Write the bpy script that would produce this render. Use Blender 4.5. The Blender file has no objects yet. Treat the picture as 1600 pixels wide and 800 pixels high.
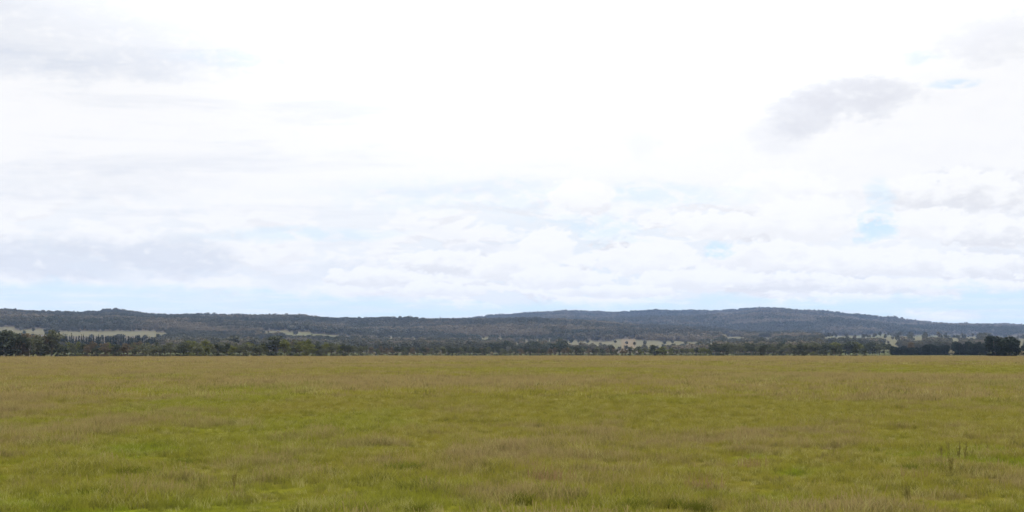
import bpy, math, random
import numpy as np
from mathutils import Vector

S = bpy.context.scene
random.seed(7)
RNG = np.random.default_rng(11)
F = 2200.0          # focal length in photograph pixels (1600 wide)
HZ = 551.0          # photograph row of the true horizon
EYE = 1.65
W, H = 1600.0, 800.0

# ------------------------------------------------------------------ camera
cam_d = bpy.data.cameras.new("camera")
cam = bpy.data.objects.new("camera", cam_d)
S.collection.objects.link(cam)
cam.location = (0, 0, EYE)
cam.rotation_euler = (math.radians(90) + math.atan((HZ - 400) / F), 0, 0)
cam_d.sensor_width = 36
cam_d.lens = 36 * F / W
cam_d.clip_start = 0.1
cam_d.clip_end = 60000
S.camera = cam

# ------------------------------------------------------------------ view
S.view_settings.view_transform = 'Standard'
S.view_settings.look = 'None'
S.view_settings.exposure = 0.0
S.view_settings.gamma = 1.0
S.view_settings.use_curve_mapping = False
S.render.engine = 'CYCLES'
S.cycles.filter_width = 1.5
S.cycles.max_bounces = 5
S.cycles.diffuse_bounces = 3
S.cycles.glossy_bounces = 1
S.cycles.transmission_bounces = 3
S.cycles.transparent_max_bounces = 4
S.cycles.volume_bounces = 0
S.cycles.use_denoising = True

SUN_AZ, SUN_EL = math.radians(2.0), math.radians(50)
sd = bpy.data.lights.new("sun", 'SUN')
sd.energy = 1.5
sd.angle = math.radians(12)
sd.color = (1.0, 0.965, 0.90)
sun = bpy.data.objects.new("sun", sd)
S.collection.objects.link(sun)
sun_dir = Vector((math.sin(SUN_AZ) * math.cos(SUN_EL), math.cos(SUN_AZ) * math.cos(SUN_EL), math.sin(SUN_EL)))
sun.rotation_euler = sun_dir.to_track_quat('Z', 'Y').to_euler()
sun.location = (0, 0, 100)


# ------------------------------------------------------------------ node helpers
class NT:
    """small expression helper round a node tree"""
    def __init__(self, tree):
        self.t = tree
        self.n = tree.nodes
        self.l = tree.links

    def put(self, sock, v):
        if isinstance(v, (int, float)):
            sock.default_value = v
        elif isinstance(v, (tuple, list)):
            sock.default_value = tuple(v) if len(sock.default_value) == len(v) else tuple(v) + (1.0,)
        else:
            self.l.new(v, sock)

    def m(self, op, a, b=None, c=None, clamp=False):
        k = self.n.new('ShaderNodeMath')
        k.operation = op
        k.use_clamp = clamp
        self.put(k.inputs[0], a)
        if b is not None: self.put(k.inputs[1], b)
        if c is not None: self.put(k.inputs[2], c)
        return k.outputs[0]

    def add(self, a, b): return self.m('ADD', a, b)
    def sub(self, a, b): return self.m('SUBTRACT', a, b)
    def mul(self, a, b): return self.m('MULTIPLY', a, b)

    def ss(self, x, lo, hi, a=0.0, b=1.0):
        k = self.n.new('ShaderNodeMapRange')
        k.interpolation_type = 'SMOOTHSTEP'
        self.put(k.inputs[0], x)
        k.inputs[1].default_value = lo
        k.inputs[2].default_value = hi
        k.inputs[3].default_value = a
        k.inputs[4].default_value = b
        return k.outputs[0]

    def xyz(self, x, y, z=0.0):
        k = self.n.new('ShaderNodeCombineXYZ')
        self.put(k.inputs[0], x); self.put(k.inputs[1], y); self.put(k.inputs[2], z)
        return k.outputs[0]

    def noise(self, vec, scale=1.0, detail=3.0, rough=0.55, dist=0.0):
        k = self.n.new('ShaderNodeTexNoise')
        self.put(k.inputs['Vector'], vec)
        k.inputs['Scale'].default_value = scale
        k.inputs['Detail'].default_value = detail
        k.inputs['Roughness'].default_value = rough
        k.inputs['Distortion'].default_value = dist
        return k.outputs[0]

    def mix(self, f, a, b):
        k = self.n.new('ShaderNodeMix')
        k.data_type = 'RGBA'
        self.put(k.inputs[0], f); self.put(k.inputs[6], a); self.put(k.inputs[7], b)
        return k.outputs[2]


def ang(px, py):
    """photograph pixel -> azimuth, elevation in degrees"""
    az = math.atan((px - 800) / F)
    return math.degrees(az), math.degrees(math.atan((HZ - py) / F * math.cos(az)))


# ------------------------------------------------------------------ sky
world = bpy.data.worlds.new("World")
S.world = world
world.use_nodes = True
wt = world.node_tree
wt.nodes.clear()
N = NT(wt)
tc = wt.nodes.new('ShaderNodeTexCoord')
sep = wt.nodes.new('ShaderNodeSeparateXYZ')
wt.links.new(tc.outputs['Generated'], sep.inputs[0])
U = N.mul(N.m('ARCTAN2', sep.outputs[0], sep.outputs[1]), 57.29578)
V = N.mul(N.m('ARCSINE', sep.outputs[2]), 57.29578)
# cloud-space coordinate, compressed towards the horizon
den = N.add(N.m('MAXIMUM', sep.outputs[2], 0.0), 0.10)
cx = N.m('DIVIDE', sep.outputs[0], den)
cy = N.m('DIVIDE', sep.outputs[1], den)
P = N.xyz(cx, cy, 0.0)
streak = N.noise(N.xyz(N.mul(U, 0.11), N.add(N.mul(V, 0.95), N.mul(U, -0.02)), 3.1), 1.0, 5, 0.6, 0.4)
puff = N.noise(N.xyz(N.mul(U, 0.55), N.mul(V, 1.05), 7.7), 1.0, 6, 0.58, 0.15)
puff_up = N.noise(N.xyz(N.mul(U, 0.55), N.mul(N.add(V, 0.35), 1.05), 7.7), 1.0, 4, 0.55, 0.15)
wu = N.mul(N.sub(N.noise(N.xyz(N.mul(U, 0.5), N.mul(V, 0.9), 1.3), 1.0, 7, 0.66), 0.5), 5.5)
fray = N.noise(N.xyz(N.mul(U, 1.0), N.mul(V, 2.0), 21.0), 1.0, 7, 0.62, 0.3)
wv = N.mul(N.sub(N.noise(N.xyz(N.mul(U, 0.5), N.mul(V, 0.9), 9.3), 1.0, 7, 0.66), 0.5), 3.0)
Uw = N.add(U, wu)
Vw = N.add(V, wv)


def blob(px, py, rx, ry, soft=1.0, warp=1.0, tilt=0.0):
    u0, v0 = ang(px, py)
    ru, rv = rx * 0.0255, ry * 0.0255
    uu = N.add(U, N.mul(wu, warp)) if warp != 1.0 else Uw
    vv = N.add(V, N.mul(wv, warp)) if warp != 1.0 else Vw
    du = N.mul(N.sub(uu, u0), 1 / ru)
    dv = N.sub(vv, v0)
    if tilt:
        dv = N.sub(dv, N.mul(N.sub(uu, u0), tilt))
    dv = N.mul(dv, 1 / rv)
    r2 = N.add(N.add(N.mul(du, du), N.mul(dv, dv)), N.mul(N.sub(fray, 0.5), 2.2))
    return N.ss(r2, 1.0 - 0.75 * soft if soft < 1.3 else 0.0, 1.0 + 0.9 * soft, 1.0, 0.0)


def total(items):
    acc = None
    for (amt, args) in items:
        b = N.mul(blob(*args), amt)
        acc = b if acc is None else N.add(acc, b)
    return acc


# grey-lavender undersides
grey = total([
    (0.46, (60, 40, 400, 62, 1.4, 0.8, 0.03)),
    (0.30, (60, 95, 260, 22, 1.4, 0.6, 0.05)),
    (0.28, (110, 285, 200, 18, 1.4, 0.6, 0.03)),
    (0.95, (95, 402, 130, 32, 1.2, 0.4)),
    (0.95, (295, 402, 68, 30, 1.2, 0.4)),
    (0.40, (470, 425, 110, 16, 1.4, 0.6)),
    (0.45, (760, 395, 70, 14, 1.4, 0.6)),
    (0.72, (1345, 145, 85, 30, 1.2, 0.7)),
    (0.50, (1268, 178, 48, 30, 1.2, 0.7)),
    (0.30, (1225, 205, 45, 24, 1.5, 0.35)),
    (0.20, (1000, 225, 26, 22, 1.4, 0.5)),
    (0.45, (1525, 305, 95, 34, 1.4, 0.8)),
    (0.35, (1560, 55, 60, 30, 1.4, 0.8)),
    (0.45, (1300, 437, 85, 8, 1.4, 0.5)),
    (0.35, (1205, 310, 24, 14, 1.4, 0.5)),
    (0.35, (1560, 405, 70, 18, 1.4, 0.6)),
])
low = N.ss(V, 5.5, 3.2)                      # the belt of heaped cumulus above the horizon
heap = N.noise(N.xyz(N.mul(U, 0.34), N.mul(V, 0.86), 31.0), 1.0, 8, 0.60, 0.25)
heap_up = N.noise(N.xyz(N.mul(U, 0.34), N.mul(N.add(V, 0.30), 0.86), 31.0), 1.0, 5, 0.58, 0.25)
shade = N.mul(N.ss(N.sub(puff_up, puff), -0.02, 0.10), N.add(0.04, N.mul(low, 0.04)))
stk = N.mul(N.ss(streak, 0.47, 0.70), N.mul(N.ss(U, 9.0, -7.0), 0.42))
grey = N.mul(grey, N.ss(fray, 0.22, 0.58, 0.40, 1.2))
grey_t = N.m('MINIMUM', N.add(N.add(grey, shade), stk), 1.0)

# pale blue showing through
gap = total([
    (0.17, (780, 305, 250, 24, 1.4, 0.55)),
    (0.17, (1060, 305, 110, 17, 1.2, 0.5)),
    (0.30, (475, 366, 130, 10, 1.4, 0.25, 0.02)),
    (0.18, (950, 380, 62, 36, 1.2, 0.6)),
    (0.16, (900, 352, 110, 18, 1.4, 0.6)),
    (0.65, (1128, 392, 22, 11, 1.2, 0.35)),
    (0.65, (1372, 352, 26, 20, 1.4, 0.5)),
    (0.30, (1375, 310, 20, 26, 1.4, 0.35)),
    (0.40, (1503, 127, 38, 7, 1.2, 0.15)),
    (0.25, (1450, 86, 30, 10, 1.4, 0.3)),
    (0.14, (1130, 115, 35, 12, 1.4, 0.3)),
    (0.18, (400, 88, 120, 10, 1.4, 0.3)),
])
white = total([
    (0.9, (910, 305, 44, 24, 1.0, 0.5)),
    (0.9, (850, 395, 62, 34, 1.0, 0.5)),
    (0.8, (1010, 402, 85, 20, 1.0, 0.5)),
    (0.8, (1095, 350, 80, 26, 1.0, 0.5)),
])
gap = N.mul(N.m('MAXIMUM', N.sub(gap, N.mul(white, 0.5)), 0.0), N.ss(fray, 0.36, 0.56, 0.15, 1.15))
# clear band over the hills, its upper edge the ragged cloud base
base_u = N.add(2.55, N.mul(N.ss(U, -12.0, -4.0), -0.55))
base_u = N.add(base_u, N.mul(N.ss(U, 11.0, 19.0), 0.35))
edge = N.add(base_u, N.add(N.mul(N.sub(puff, 0.5), 1.5), N.mul(wv, 0.25)))
band = N.ss(N.sub(edge, V), -0.30, 0.25)
wisps = N.mul(N.ss(N.noise(N.xyz(N.mul(U, 0.22), N.mul(V, 3.0), 5.0), 1.0, 4, 0.6), 0.38, 0.72), 0.62)
tail = N.mul(blob(1470, 494, 55, 9, 1.3, 0.2), 0.8)
band = N.mul(N.mul(band, N.ss(U, -11.0, -3.0, 0.72, 1.0)), N.sub(0.92, N.m('MINIMUM', N.add(wisps, tail), 0.9)))
open_ = N.m('MINIMUM', N.add(gap, band), 1.0)
open_ = N.mul(open_, 1.0)
cover = N.sub(1.0, N.mul(open_, 0.30))

# brightness of the cloud deck: brighter towards the hidden sun and overhead
sdv = wt.nodes.new('ShaderNodeVectorMath'); sdv.operation = 'DOT_PRODUCT'
wt.links.new(tc.outputs['Generated'], sdv.inputs[0]); sdv.inputs[1].default_value = tuple(sun_dir)
glow = N.ss(sdv.outputs['Value'], 0.74, 1.0)
veil = N.mul(N.ss(V, 4.0, 14.0), N.ss(N.m('ABSOLUTE', N.sub(U, 1.0)), 17.0, 3.0))   # thin glare below the hidden sun
lum = N.add(N.add(N.add(1.0, N.mul(veil, 0.15)), N.mul(glow, 3.0)), N.ss(V, 13.5, 40.0, 0.0, 1.05))
lum = N.add(lum, N.mul(N.ss(N.m('ABSOLUTE', U), 60.0, 110.0), 0.35))
white_c = N.mix(N.ss(V, 1.0, 9.0), (0.985, 0.985, 0.99), (1.0, 0.995, 0.995))
cloud_c = N.mix(grey_t, white_c, (0.765, 0.80, 0.87))
warm = N.ss(U, 5.0, 12.0)
cloud_c = N.mix(N.mul(grey_t, N.mul(warm, 0.6)), cloud_c, (0.79, 0.78, 0.81))
zone = N.mul(N.ss(V, 7.6, 4.6), N.ss(U, -9.0, 2.0, 0.45, 1.0))
veil_c = N.mix(N.mul(N.ss(V, 7.6, 5.5), N.ss(U, 14.0, 4.0, 0.25, 0.75)), cloud_c, (0.85, 0.90, 0.945))
puff_c = N.mix(N.mul(N.ss(N.sub(heap_up, heap), -0.02, 0.11), 0.72), (1.02, 1.015, 1.01), (0.79, 0.785, 0.81))
heaped = N.mix(N.ss(heap, 0.43, 0.50), veil_c, N.mix(N.mul(grey_t, 0.7), puff_c, cloud_c))
cloud_c = N.mix(zone, cloud_c, heaped)
# heaped cumulus standing over the hills: lit crowns, greyer towards their feet
fine = N.noise(N.xyz(N.mul(U, 1.9), N.mul(V, 2.6), 51.0), 1.0, 7, 0.60, 0.1)
body = N.noise(N.xyz(N.mul(U, 0.9), N.mul(V, 1.6), 57.0), 1.0, 5, 0.60, 0.2)
fz = N.add(N.mul(N.sub(fine, 0.5), 2.6), N.mul(N.sub(body, 0.5), 1.6))
Uc = N.add(U, N.mul(wu, 0.12)); Vc = N.add(V, N.mul(wv, 0.10))
for (px_, py_, rx_, ry_, g_) in [
        (1215, 300, 95, 40, 0.25), (1500, 300, 120, 40, 0.75), (905, 302, 50, 27, 0.15), (1120, 352, 90, 26, 0.35), (1255, 345, 85, 46, 0.30), (1455, 352, 62, 32, 0.35), (1545, 362, 75, 28, 0.75),
        (858, 385, 46, 32, 0.2), (700, 412, 95, 24, 0.75), (800, 418, 90, 26, 0.45), (1000, 408, 92, 28, 0.3), (1195, 402, 95, 28, 0.4), (1310, 412, 85, 26, 0.5), (1430, 412, 85, 24, 0.55), (1550, 420, 80, 24, 0.7),
        (590, 435, 95, 18, 0.6), (880, 436, 95, 22, 0.45), (1075, 438, 95, 22, 0.45), (1240, 442, 100, 18, 0.8), (1390, 446, 95, 16, 0.7), (1520, 450, 95, 16, 0.5),
        (690, 454, 95, 13, 0.5), (960, 456, 110, 12, 0.5)]:
    u0_, v0_ = ang(px_, py_)
    du_ = N.mul(N.sub(Uc, u0_), 1 / (rx_ * 0.0255)); dv_ = N.mul(N.sub(Vc, v0_), 1 / (ry_ * 0.0255))
    f_ = N.add(N.sub(1.0, N.add(N.mul(du_, du_), N.mul(dv_, dv_))), fz)
    m_ = N.mul(N.mul(N.ss(f_, 0.0, 0.38), N.ss(dv_, -1.3, -0.5)), 0.92)
    sh_ = N.m('MULTIPLY', N.ss(N.add(dv_, N.mul(N.sub(body, 0.5), 3.0)), 0.45, -0.75), g_, clamp=True)
    c_ = N.mix(sh_, (1.03, 1.025, 1.015), (0.77, 0.775, 0.81))
    cloud_c = N.mix(m_, cloud_c, c_)
cloud_c = N.mix(open_, cloud_c, (0.60, 0.80, 0.95))
bg_c = wt.nodes.new('ShaderNodeBackground')
wt.links.new(cloud_c, bg_c.inputs[0]); wt.links.new(lum, bg_c.inputs[1])
sky = wt.nodes.new('ShaderNodeTexSky')
sky.sky_type = 'NISHITA'
sky.sun_disc = False
sky.sun_elevation = SUN_EL
sky.sun_rotation = SUN_AZ
sky.air_density = 1.0
sky.dust_density = 0.2
sky.ozone_density = 3.0
bg_s = wt.nodes.new('ShaderNodeBackground')
wt.links.new(sky.outputs[0], bg_s.inputs[0])
bg_s.inputs[1].default_value = 0.12
mx = wt.nodes.new('ShaderNodeMixShader')
wt.links.new(cover, mx.inputs[0])
wt.links.new(bg_s.outputs[0], mx.inputs[1])
wt.links.new(bg_c.outputs[0], mx.inputs[2])
wo = wt.nodes.new('ShaderNodeOutputWorld')
wt.links.new(mx.outputs[0], wo.inputs[0])
world.cycles.sampling_method = 'MANUAL'
world.cycles.sample_map_resolution = 512


# ------------------------------------------------------------------ numpy noise
def _hash(ix, iy, seed):
    h = (ix.astype(np.int64) * 374761393 + iy.astype(np.int64) * 668265263 + seed * 144665) & 0xFFFFFFFF
    h = ((h ^ (h >> 13)) * 1274126177) & 0xFFFFFFFF
    return ((h ^ (h >> 16)) & 0xFFFFFF) / float(0xFFFFFF)


def vnoise(x, y, seed=0):
    ix, iy = np.floor(x), np.floor(y)
    fx, fy = x - ix, y - iy
    fx = fx * fx * (3 - 2 * fx); fy = fy * fy * (3 - 2 * fy)
    a = _hash(ix, iy, seed); b = _hash(ix + 1, iy, seed)
    c = _hash(ix, iy + 1, seed); d = _hash(ix + 1, iy + 1, seed)
    return (a * (1 - fx) + b * fx) * (1 - fy) + (c * (1 - fx) + d * fx) * fy


def fbm(x, y, seed=0, octv=4, g=0.5):
    s, a, t = 0, 1.0, 0
    for k in range(octv):
        s = s + a * vnoise(x * 2 ** k + 17.3 * k, y * 2 ** k - 9.1 * k, seed + k)
        t += a; a *= g
    return s / t


def sst(x, a, b):
    t = np.clip((x - a) / (b - a), 0, 1)
    return t * t * (3 - 2 * t)


# ------------------------------------------------------------------ land heights
def field_z(x, y):
    d = np.hypot(x, y)
    return (fbm(x / 26, y / 26, 5, 3) - 0.5) * 0.30 * sst(d, 6, 40) * (1 - 0.5 * sst(d, 300, 900))


def px_of(x, y): return 800 + F * x / np.maximum(y, 1e-3)


A_PX = [-500, 0, 60, 120, 150, 182, 205, 240, 270, 320, 350, 400, 470, 520, 570, 600, 650, 700, 740, 800, 880, 960, 1040, 1120, 1200, 1280, 1360, 1440, 1500, 1600, 2100]
A_Y = [495.7, 498.7, 498.2, 498.3, 497.0, 493.4, 496.9, 500.3, 498.7, 499.9, 500.0, 502.0, 501.9, 506.0, 508.4, 508.6, 510.6, 508.9, 508.6, 508.0, 508.0, 510.0, 515.0, 521.0, 526.0, 529.0, 529.0, 528.0, 531.0, 532.0, 532.0]
AD_PX = [-500, 600, 1000, 1300, 2100]
AD_D = [4600, 4600, 4200, 3400, 3400]
P_PX = [-500, 0, 100, 240, 340, 450, 520, 600, 700, 780, 900, 1000, 1100, 1200, 1300, 1400, 1480, 1600, 2100]
P_Y = [518, 518, 521.5, 524, 527, 527, 530, 534, 534, 535, 537, 537, 537, 534, 531, 531, 532, 534, 534]
B_PX = [-500, 0, 40, 80, 120, 200, 300, 650, 730, 800, 880, 920, 980, 1040, 1100, 1150, 1185, 1220, 1260, 1300, 1350, 1400, 1440, 1480, 1540, 1600, 2100]
B_Y = [491.1, 492.1, 496.6, 498.1, 499.1, 503.1, 507.1, 511.3, 504.8, 499.1, 491.0, 491.6, 491.8, 488.6, 491.2, 490.0, 487.0, 488.1, 491.6, 495.1, 502.4, 509.2, 512.3, 514.6, 514.6, 517.2, 520.2]


def hills_near_z(x, y):
    d = np.hypot(x, y); px = px_of(x, y)
    dr = np.interp(px, AD_PX, AD_D)
    d0, d1 = 1050.0, 2500.0
    z1 = (HZ - np.interp(px, P_PX, P_Y)) * d1 / F + EYE
    z2 = (HZ - np.interp(px, A_PX, A_Y)) * dr / F + EYE
    z2 = np.maximum(z2, z1)
    t0 = np.clip((d - d0) / (d1 - d0), 0, 1)
    t1 = np.clip((d - d1) / (dr - d1), 0, 1)
    t2 = np.clip((d - dr) / 1500.0, 0, 1)
    z = z1 * (0.35 * t0 + 0.65 * t0 ** 2) + (z2 - z1) * (1 - (1 - t1) ** 1.55)
    z = z * (1 - t2 * t2 * 0.9)
    spur = (fbm(x / 420, y / 520, 21, 4) - 0.5)
    z = z + spur * 46 * (t1 * (1 - t1) * 4) * sst(z2 - z1, 5, 60)
    z = z + spur * 7 * sst(d, 1500, 2300) * (1 - sst(t1, 0, .3))
    z = z + (fbm(x / 55, y / 120, 23, 3) - 0.5) * 16 * sst(t1, 0.5, 0.9)
    return np.where(d < d0, -1.5 * np.clip((d0 - d) / 60, 0, 1), z) - 0.4


def hills_far_z(x, y):
    d = np.hypot(x, y); px = px_of(x, y)
    dr = np.full_like(d, 8200.0)
    d0 = 3900.0
    z2 = (HZ - np.interp(px, B_PX, B_Y)) * dr / F + EYE
    t = np.clip((d - d0) / (dr - d0), 0, 1)
    t2 = np.clip((d - dr) / 2500.0, 0, 1)
    z = z2 * (1 - (1 - t) ** 1.5) * (1 - t2 * t2)
    spur = (fbm(x / 900, y / 900, 31, 5) - 0.5)
    z = z + spur * 110 * t * (1 - t) * 4
    z = z + (fbm(x / 90, y / 200, 33, 3) - 0.5) * 20 * sst(t, 0.5, 0.9)
    return z - 2.0


# ------------------------------------------------------------------ mesh helpers
def link(o): S.collection.objects.link(o); return o


def tag(o, label=None, cat=None, group=None, kind=None):
    if label: o['label'] = label
    if cat: o['category'] = cat
    if group: o['group'] = group
    if kind: o['kind'] = kind
    return o


def np_mesh(name, verts, faces, mats=()):
    """verts (n,3), faces (m,k) arrays with a constant k, or a list of such arrays"""
    me = bpy.data.meshes.new(name)
    fl = faces if isinstance(faces, list) else [faces]
    fl = [f for f in fl if len(f)]
    nl = sum(f.size for f in fl); nf = sum(len(f) for f in fl)
    me.vertices.add(len(verts)); me.vertices.foreach_set('co', np.asarray(verts, dtype=np.float32).ravel())
    me.loops.add(nl); me.loops.foreach_set('vertex_index', np.concatenate([f.ravel() for f in fl]).astype(np.int32))
    starts, k = [], 0
    for f in fl:
        starts.append(np.arange(len(f)) * f.shape[1] + k); k += f.size
    me.polygons.add(nf); me.polygons.foreach_set('loop_start', np.concatenate(starts).astype(np.int32))
    for m in mats: me.materials.append(m)
    me.update(calc_edges=True)
    me.validate()
    return me


def attr(me, name, vals, dom='POINT', typ='FLOAT'):
    a = me.attributes.new(name, typ, dom)
    a.data.foreach_set('value' if typ in ('FLOAT', 'INT') else 'color', np.ascontiguousarray(vals).ravel())


def polar(name, azs, ds, zf):
    A, D = np.meshgrid(azs, ds, indexing='ij')
    x = np.sin(A) * D; y = np.cos(A) * D
    z = zf(x, y)
    n, m = A.shape
    v = np.stack([x, y, z], -1).reshape(-1, 3)
    i = np.arange(n - 1)[:, None] * m + np.arange(m - 1)[None]
    i = i.ravel()
    f = np.stack([i, i + 1, i + m + 1, i + m], -1)
    return np_mesh(name, v, f[:, ::-1].copy() if False else f), v


# ------------------------------------------------------------------ materials
def new_mat(name):
    m = bpy.data.materials.new(name)
    m.use_nodes = True
    m.node_tree.nodes.clear()
    return m, NT(m.node_tree)


def attr_node(N, name, typ='GEOMETRY'):
    a = N.n.new('ShaderNodeAttribute')
    a.attribute_name = name
    a.attribute_type = typ
    return a.outputs['Fac']


BROWN = (0.180, 0.136, 0.062)
OLIVE = (0.170, 0.152, 0.023)
LIME = (0.140, 0.168, 0.012)


def field_col(N, patch, lush):
    """patch 0 dry seed heads .. 1 green; lush 0..1 bright new grass"""
    c = N.mix(N.ss(patch, 0.25, 0.75), BROWN, OLIVE)
    return N.mix(lush, c, LIME)


def patch_fn(x, y):
    """how green the sward is at a spot of the field, and how lush"""
    d = np.hypot(x, y)
    n1 = fbm(x / 9, y / 14, 41, 4, 0.6)
    n2 = fbm(x / 60, y / 90, 43, 3)
    n3 = fbm(x / 1.3, y / 1.6, 44, 4, 0.7)
    n4 = fbm(x / 24, y / 40, 48, 3)
    p = 0.54 + (n1 - 0.5) * 1.4 + (n2 - 0.5) * 0.6 + (n4 - 0.5) * 1.3 + (n3 - 0.5) * 2.0
    p = p + 0.18 * (1 - sst(d, 16, 26)) - 0.12 * sst(d, 22, 32) * (1 - sst(d, 38, 55))
    p = p - 0.9 * sst(d, 215, 360)
    g = np.exp(-((d - 160) / 45) ** 2) * sst(x / np.maximum(y, 1), -0.25, 0.1)
    p = p + 0.35 * g
    l = sst(n1 + 0.7 * (n3 - 0.5), 0.54, 0.72) * (1 - sst(d, 19, 34)) * 0.95
    l = l + 0.4 * sst(fbm(x / 5, y / 16, 47, 3), 0.55, 0.75) * (1 - sst(d, 120, 260))
    l = l + 0.35 * g * sst(n2, 0.4, 0.6) + 0.35 * (1 - sst(d, 14, 21)) * sst(n3, 0.40, 0.62)
    return np.clip(p, 0, 1), np.clip(l, 0, 1)


def mat_field():  # thatch and soil between the tufts
    m, N = new_mat("field_soil_and_sward")
    p, l = attr_node(N, 'patch'), attr_node(N, 'lush')
    geo = N.n.new('ShaderNodeNewGeometry')
    n = N.noise(geo.outputs['Position'], 0.9, 6, 0.7)
    n2 = N.noise(geo.outputs['Position'], 0.09, 4, 0.6)
    pp = N.add(p, N.mul(N.sub(n2, 0.5), 0.5))
    col = field_col(N, pp, l)
    mulc = N.n.new('ShaderNodeMix'); mulc.data_type = 'RGBA'; mulc.blend_type = 'MULTIPLY'
    mulc.inputs[0].default_value = 1.0
    N.put(mulc.inputs[6], col)
    N.put(mulc.inputs[7], N.mix(N.ss(n, 0.3, 0.75), (0.40, 0.40, 0.42), (0.85, 0.82, 0.85)))
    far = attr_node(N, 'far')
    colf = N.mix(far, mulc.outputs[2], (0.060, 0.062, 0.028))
    b = N.n.new('ShaderNodeBsdfDiffuse')
    N.l.new(colf, b.inputs[0])
    b.inputs[1].default_value = 0.5
    o = N.n.new('ShaderNodeOutputMaterial')
    N.l.new(b.outputs[0], o.inputs[0])
    return m


def mat_blade(name, kind):
    m, N = new_mat(name)
    p, l = attr_node(N, 'patch', 'INSTANCER'), attr_node(N, 'lush', 'INSTANCER')
    rnd = N.n.new('ShaderNodeObjectInfo').outputs['Random']
    hgt = attr_node(N, 'hgt')
    if kind == 'seed':
        col = N.mix(rnd, (0.185, 0.138, 0.058), (0.205, 0.165, 0.058))
    else:
        col = field_col(N, N.add(p, N.mul(N.sub(rnd, 0.5), 0.35)), l)
        col = N.mix(N.mul(N.ss(rnd, 0.78, 0.92), 0.65), col, (0.27, 0.245, 0.095))
        col = N.mix(N.mul(N.ss(rnd, 0.42, 0.15), 0.7), col, (0.070, 0.070, 0.018))
    hsv = N.n.new('ShaderNodeHueSaturation'); hsv.inputs['Value'].default_value = 1.20; hsv.inputs['Saturation'].default_value = 0.99
    N.l.new(col, hsv.inputs['Color']); col = hsv.outputs[0]
    b = N.n.new('ShaderNodeBsdfDiffuse'); N.l.new(col, b.inputs[0])
    tr = N.n.new('ShaderNodeBsdfTranslucent'); N.l.new(col, tr.inputs[0])
    mxs = N.n.new('ShaderNodeMixShader'); mxs.inputs[0].default_value = 0.4
    N.l.new(b.outputs[0], mxs.inputs[1]); N.l.new(tr.outputs[0], mxs.inputs[2])
    o = N.n.new('ShaderNodeOutputMaterial')
    N.l.new(mxs.outputs[0], o.inputs[0])
    return m


def mat_leaf(name, c1, c2, trans=0.25, wood_patches=False):
    m, N = new_mat(name)
    rnd = N.n.new('ShaderNodeObjectInfo').outputs['Random']
    geo = N.n.new('ShaderNodeNewGeometry')
    n = N.noise(geo.outputs['Position'], 0.45 if not wood_patches else 0.05, 3, 0.6)
    f = N.m('ADD', N.mul(rnd, 0.5), N.mul(N.ss(n, 0.3, 0.7), 0.5), clamp=True)
    col = N.mix(f, c1, c2)
    if wood_patches:
        n2 = N.noise(geo.outputs['Position'], 0.0022, 5, 0.65)
        col = N.mix(N.mul(N.ss(n2, 0.47, 0.60), 0.85), col, (0.165, 0.140, 0.102))
        n3 = N.noise(geo.outputs['Position'], 0.006, 3, 0.6)
        col = N.mix(N.mul(N.ss(n3, 0.50, 0.64), 0.7), col, (0.036, 0.046, 0.026))
        # a few pale dead or flowering crowns
        col = N.mix(N.mul(N.ss(rnd, 0.97, 0.99), 0.45), col, (0.18, 0.17, 0.145))
    b = N.n.new('ShaderNodeBsdfDiffuse'); N.l.new(col, b.inputs[0])
    tr = N.n.new('ShaderNodeBsdfTranslucent'); N.l.new(col, tr.inputs[0])
    mxs = N.n.new('ShaderNodeMixShader'); mxs.inputs[0].default_value = trans
    N.l.new(b.outputs[0], mxs.inputs[1]); N.l.new(tr.outputs[0], mxs.inputs[2])
    o = N.n.new('ShaderNodeOutputMaterial')
    N.l.new(mxs.outputs[0], o.inputs[0])
    return m


def mat_bark(name, c):
    m, N = new_mat(name)
    tcn = N.n.new('ShaderNodeTexCoord')
    n = N.noise(tcn.outputs['Object'], 3.0, 4, 0.6)
    col = N.mix(n, tuple(k * 0.6 for k in c), tuple(k * 1.35 for k in c))
    b = N.n.new('ShaderNodeBsdfDiffuse'); N.l.new(col, b.inputs[0])
    o = N.n.new('ShaderNodeOutputMaterial'); N.l.new(b.outputs[0], o.inputs[0])
    return m


def mat_hills(name):
    m, N = new_mat(name)
    geo = N.n.new('ShaderNodeNewGeometry')
    w = attr_node(N, 'wooded')
    n = N.noise(geo.outputs['Position'], 0.02, 5, 0.6)
    n2 = N.noise(geo.outputs['Position'], 0.004, 3, 0.6)
    grass = N.mix(n, (0.078, 0.072, 0.045), (0.108, 0.100, 0.064))
    grass = N.mix(N.mul(N.ss(n2, 0.5, 0.65), 0.6), grass, (0.082, 0.088, 0.050))
    ochre = attr_node(N, 'ochre')
    grass = N.mix(ochre, grass, (0.15, 0.10, 0.066))
    low = attr_node(N, 'lowland')
    grass = N.mix(low, grass, (0.056, 0.060, 0.028))
    litter = N.mix(n, (0.050, 0.045, 0.036), (0.095, 0.08, 0.062))
    col = N.mix(w, grass, litter)
    b = N.n.new('ShaderNodeBsdfDiffuse'); N.l.new(col, b.inputs[0])
    o = N.n.new('ShaderNodeOutputMaterial'); N.l.new(b.outputs[0], o.inputs[0])
    return m


# ------------------------------------------------------------------ the ground
fine = np.radians(np.linspace(-27, 27, 620))
coarse = np.radians(np.concatenate([np.linspace(-180, -28, 39)]))
azs = np.concatenate([coarse, fine, -coarse[::-1]])
ds = np.concatenate([[0.02], np.geomspace(3, 1400, 520), np.geomspace(1500, 18000, 16)])


def ground_z(x, y):
    d = np.hypot(x, y)
    return field_z(x, y) * (1 - sst(d, 1000, 1300)) - 3.5 * sst(d, 1150, 1900)


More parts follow.
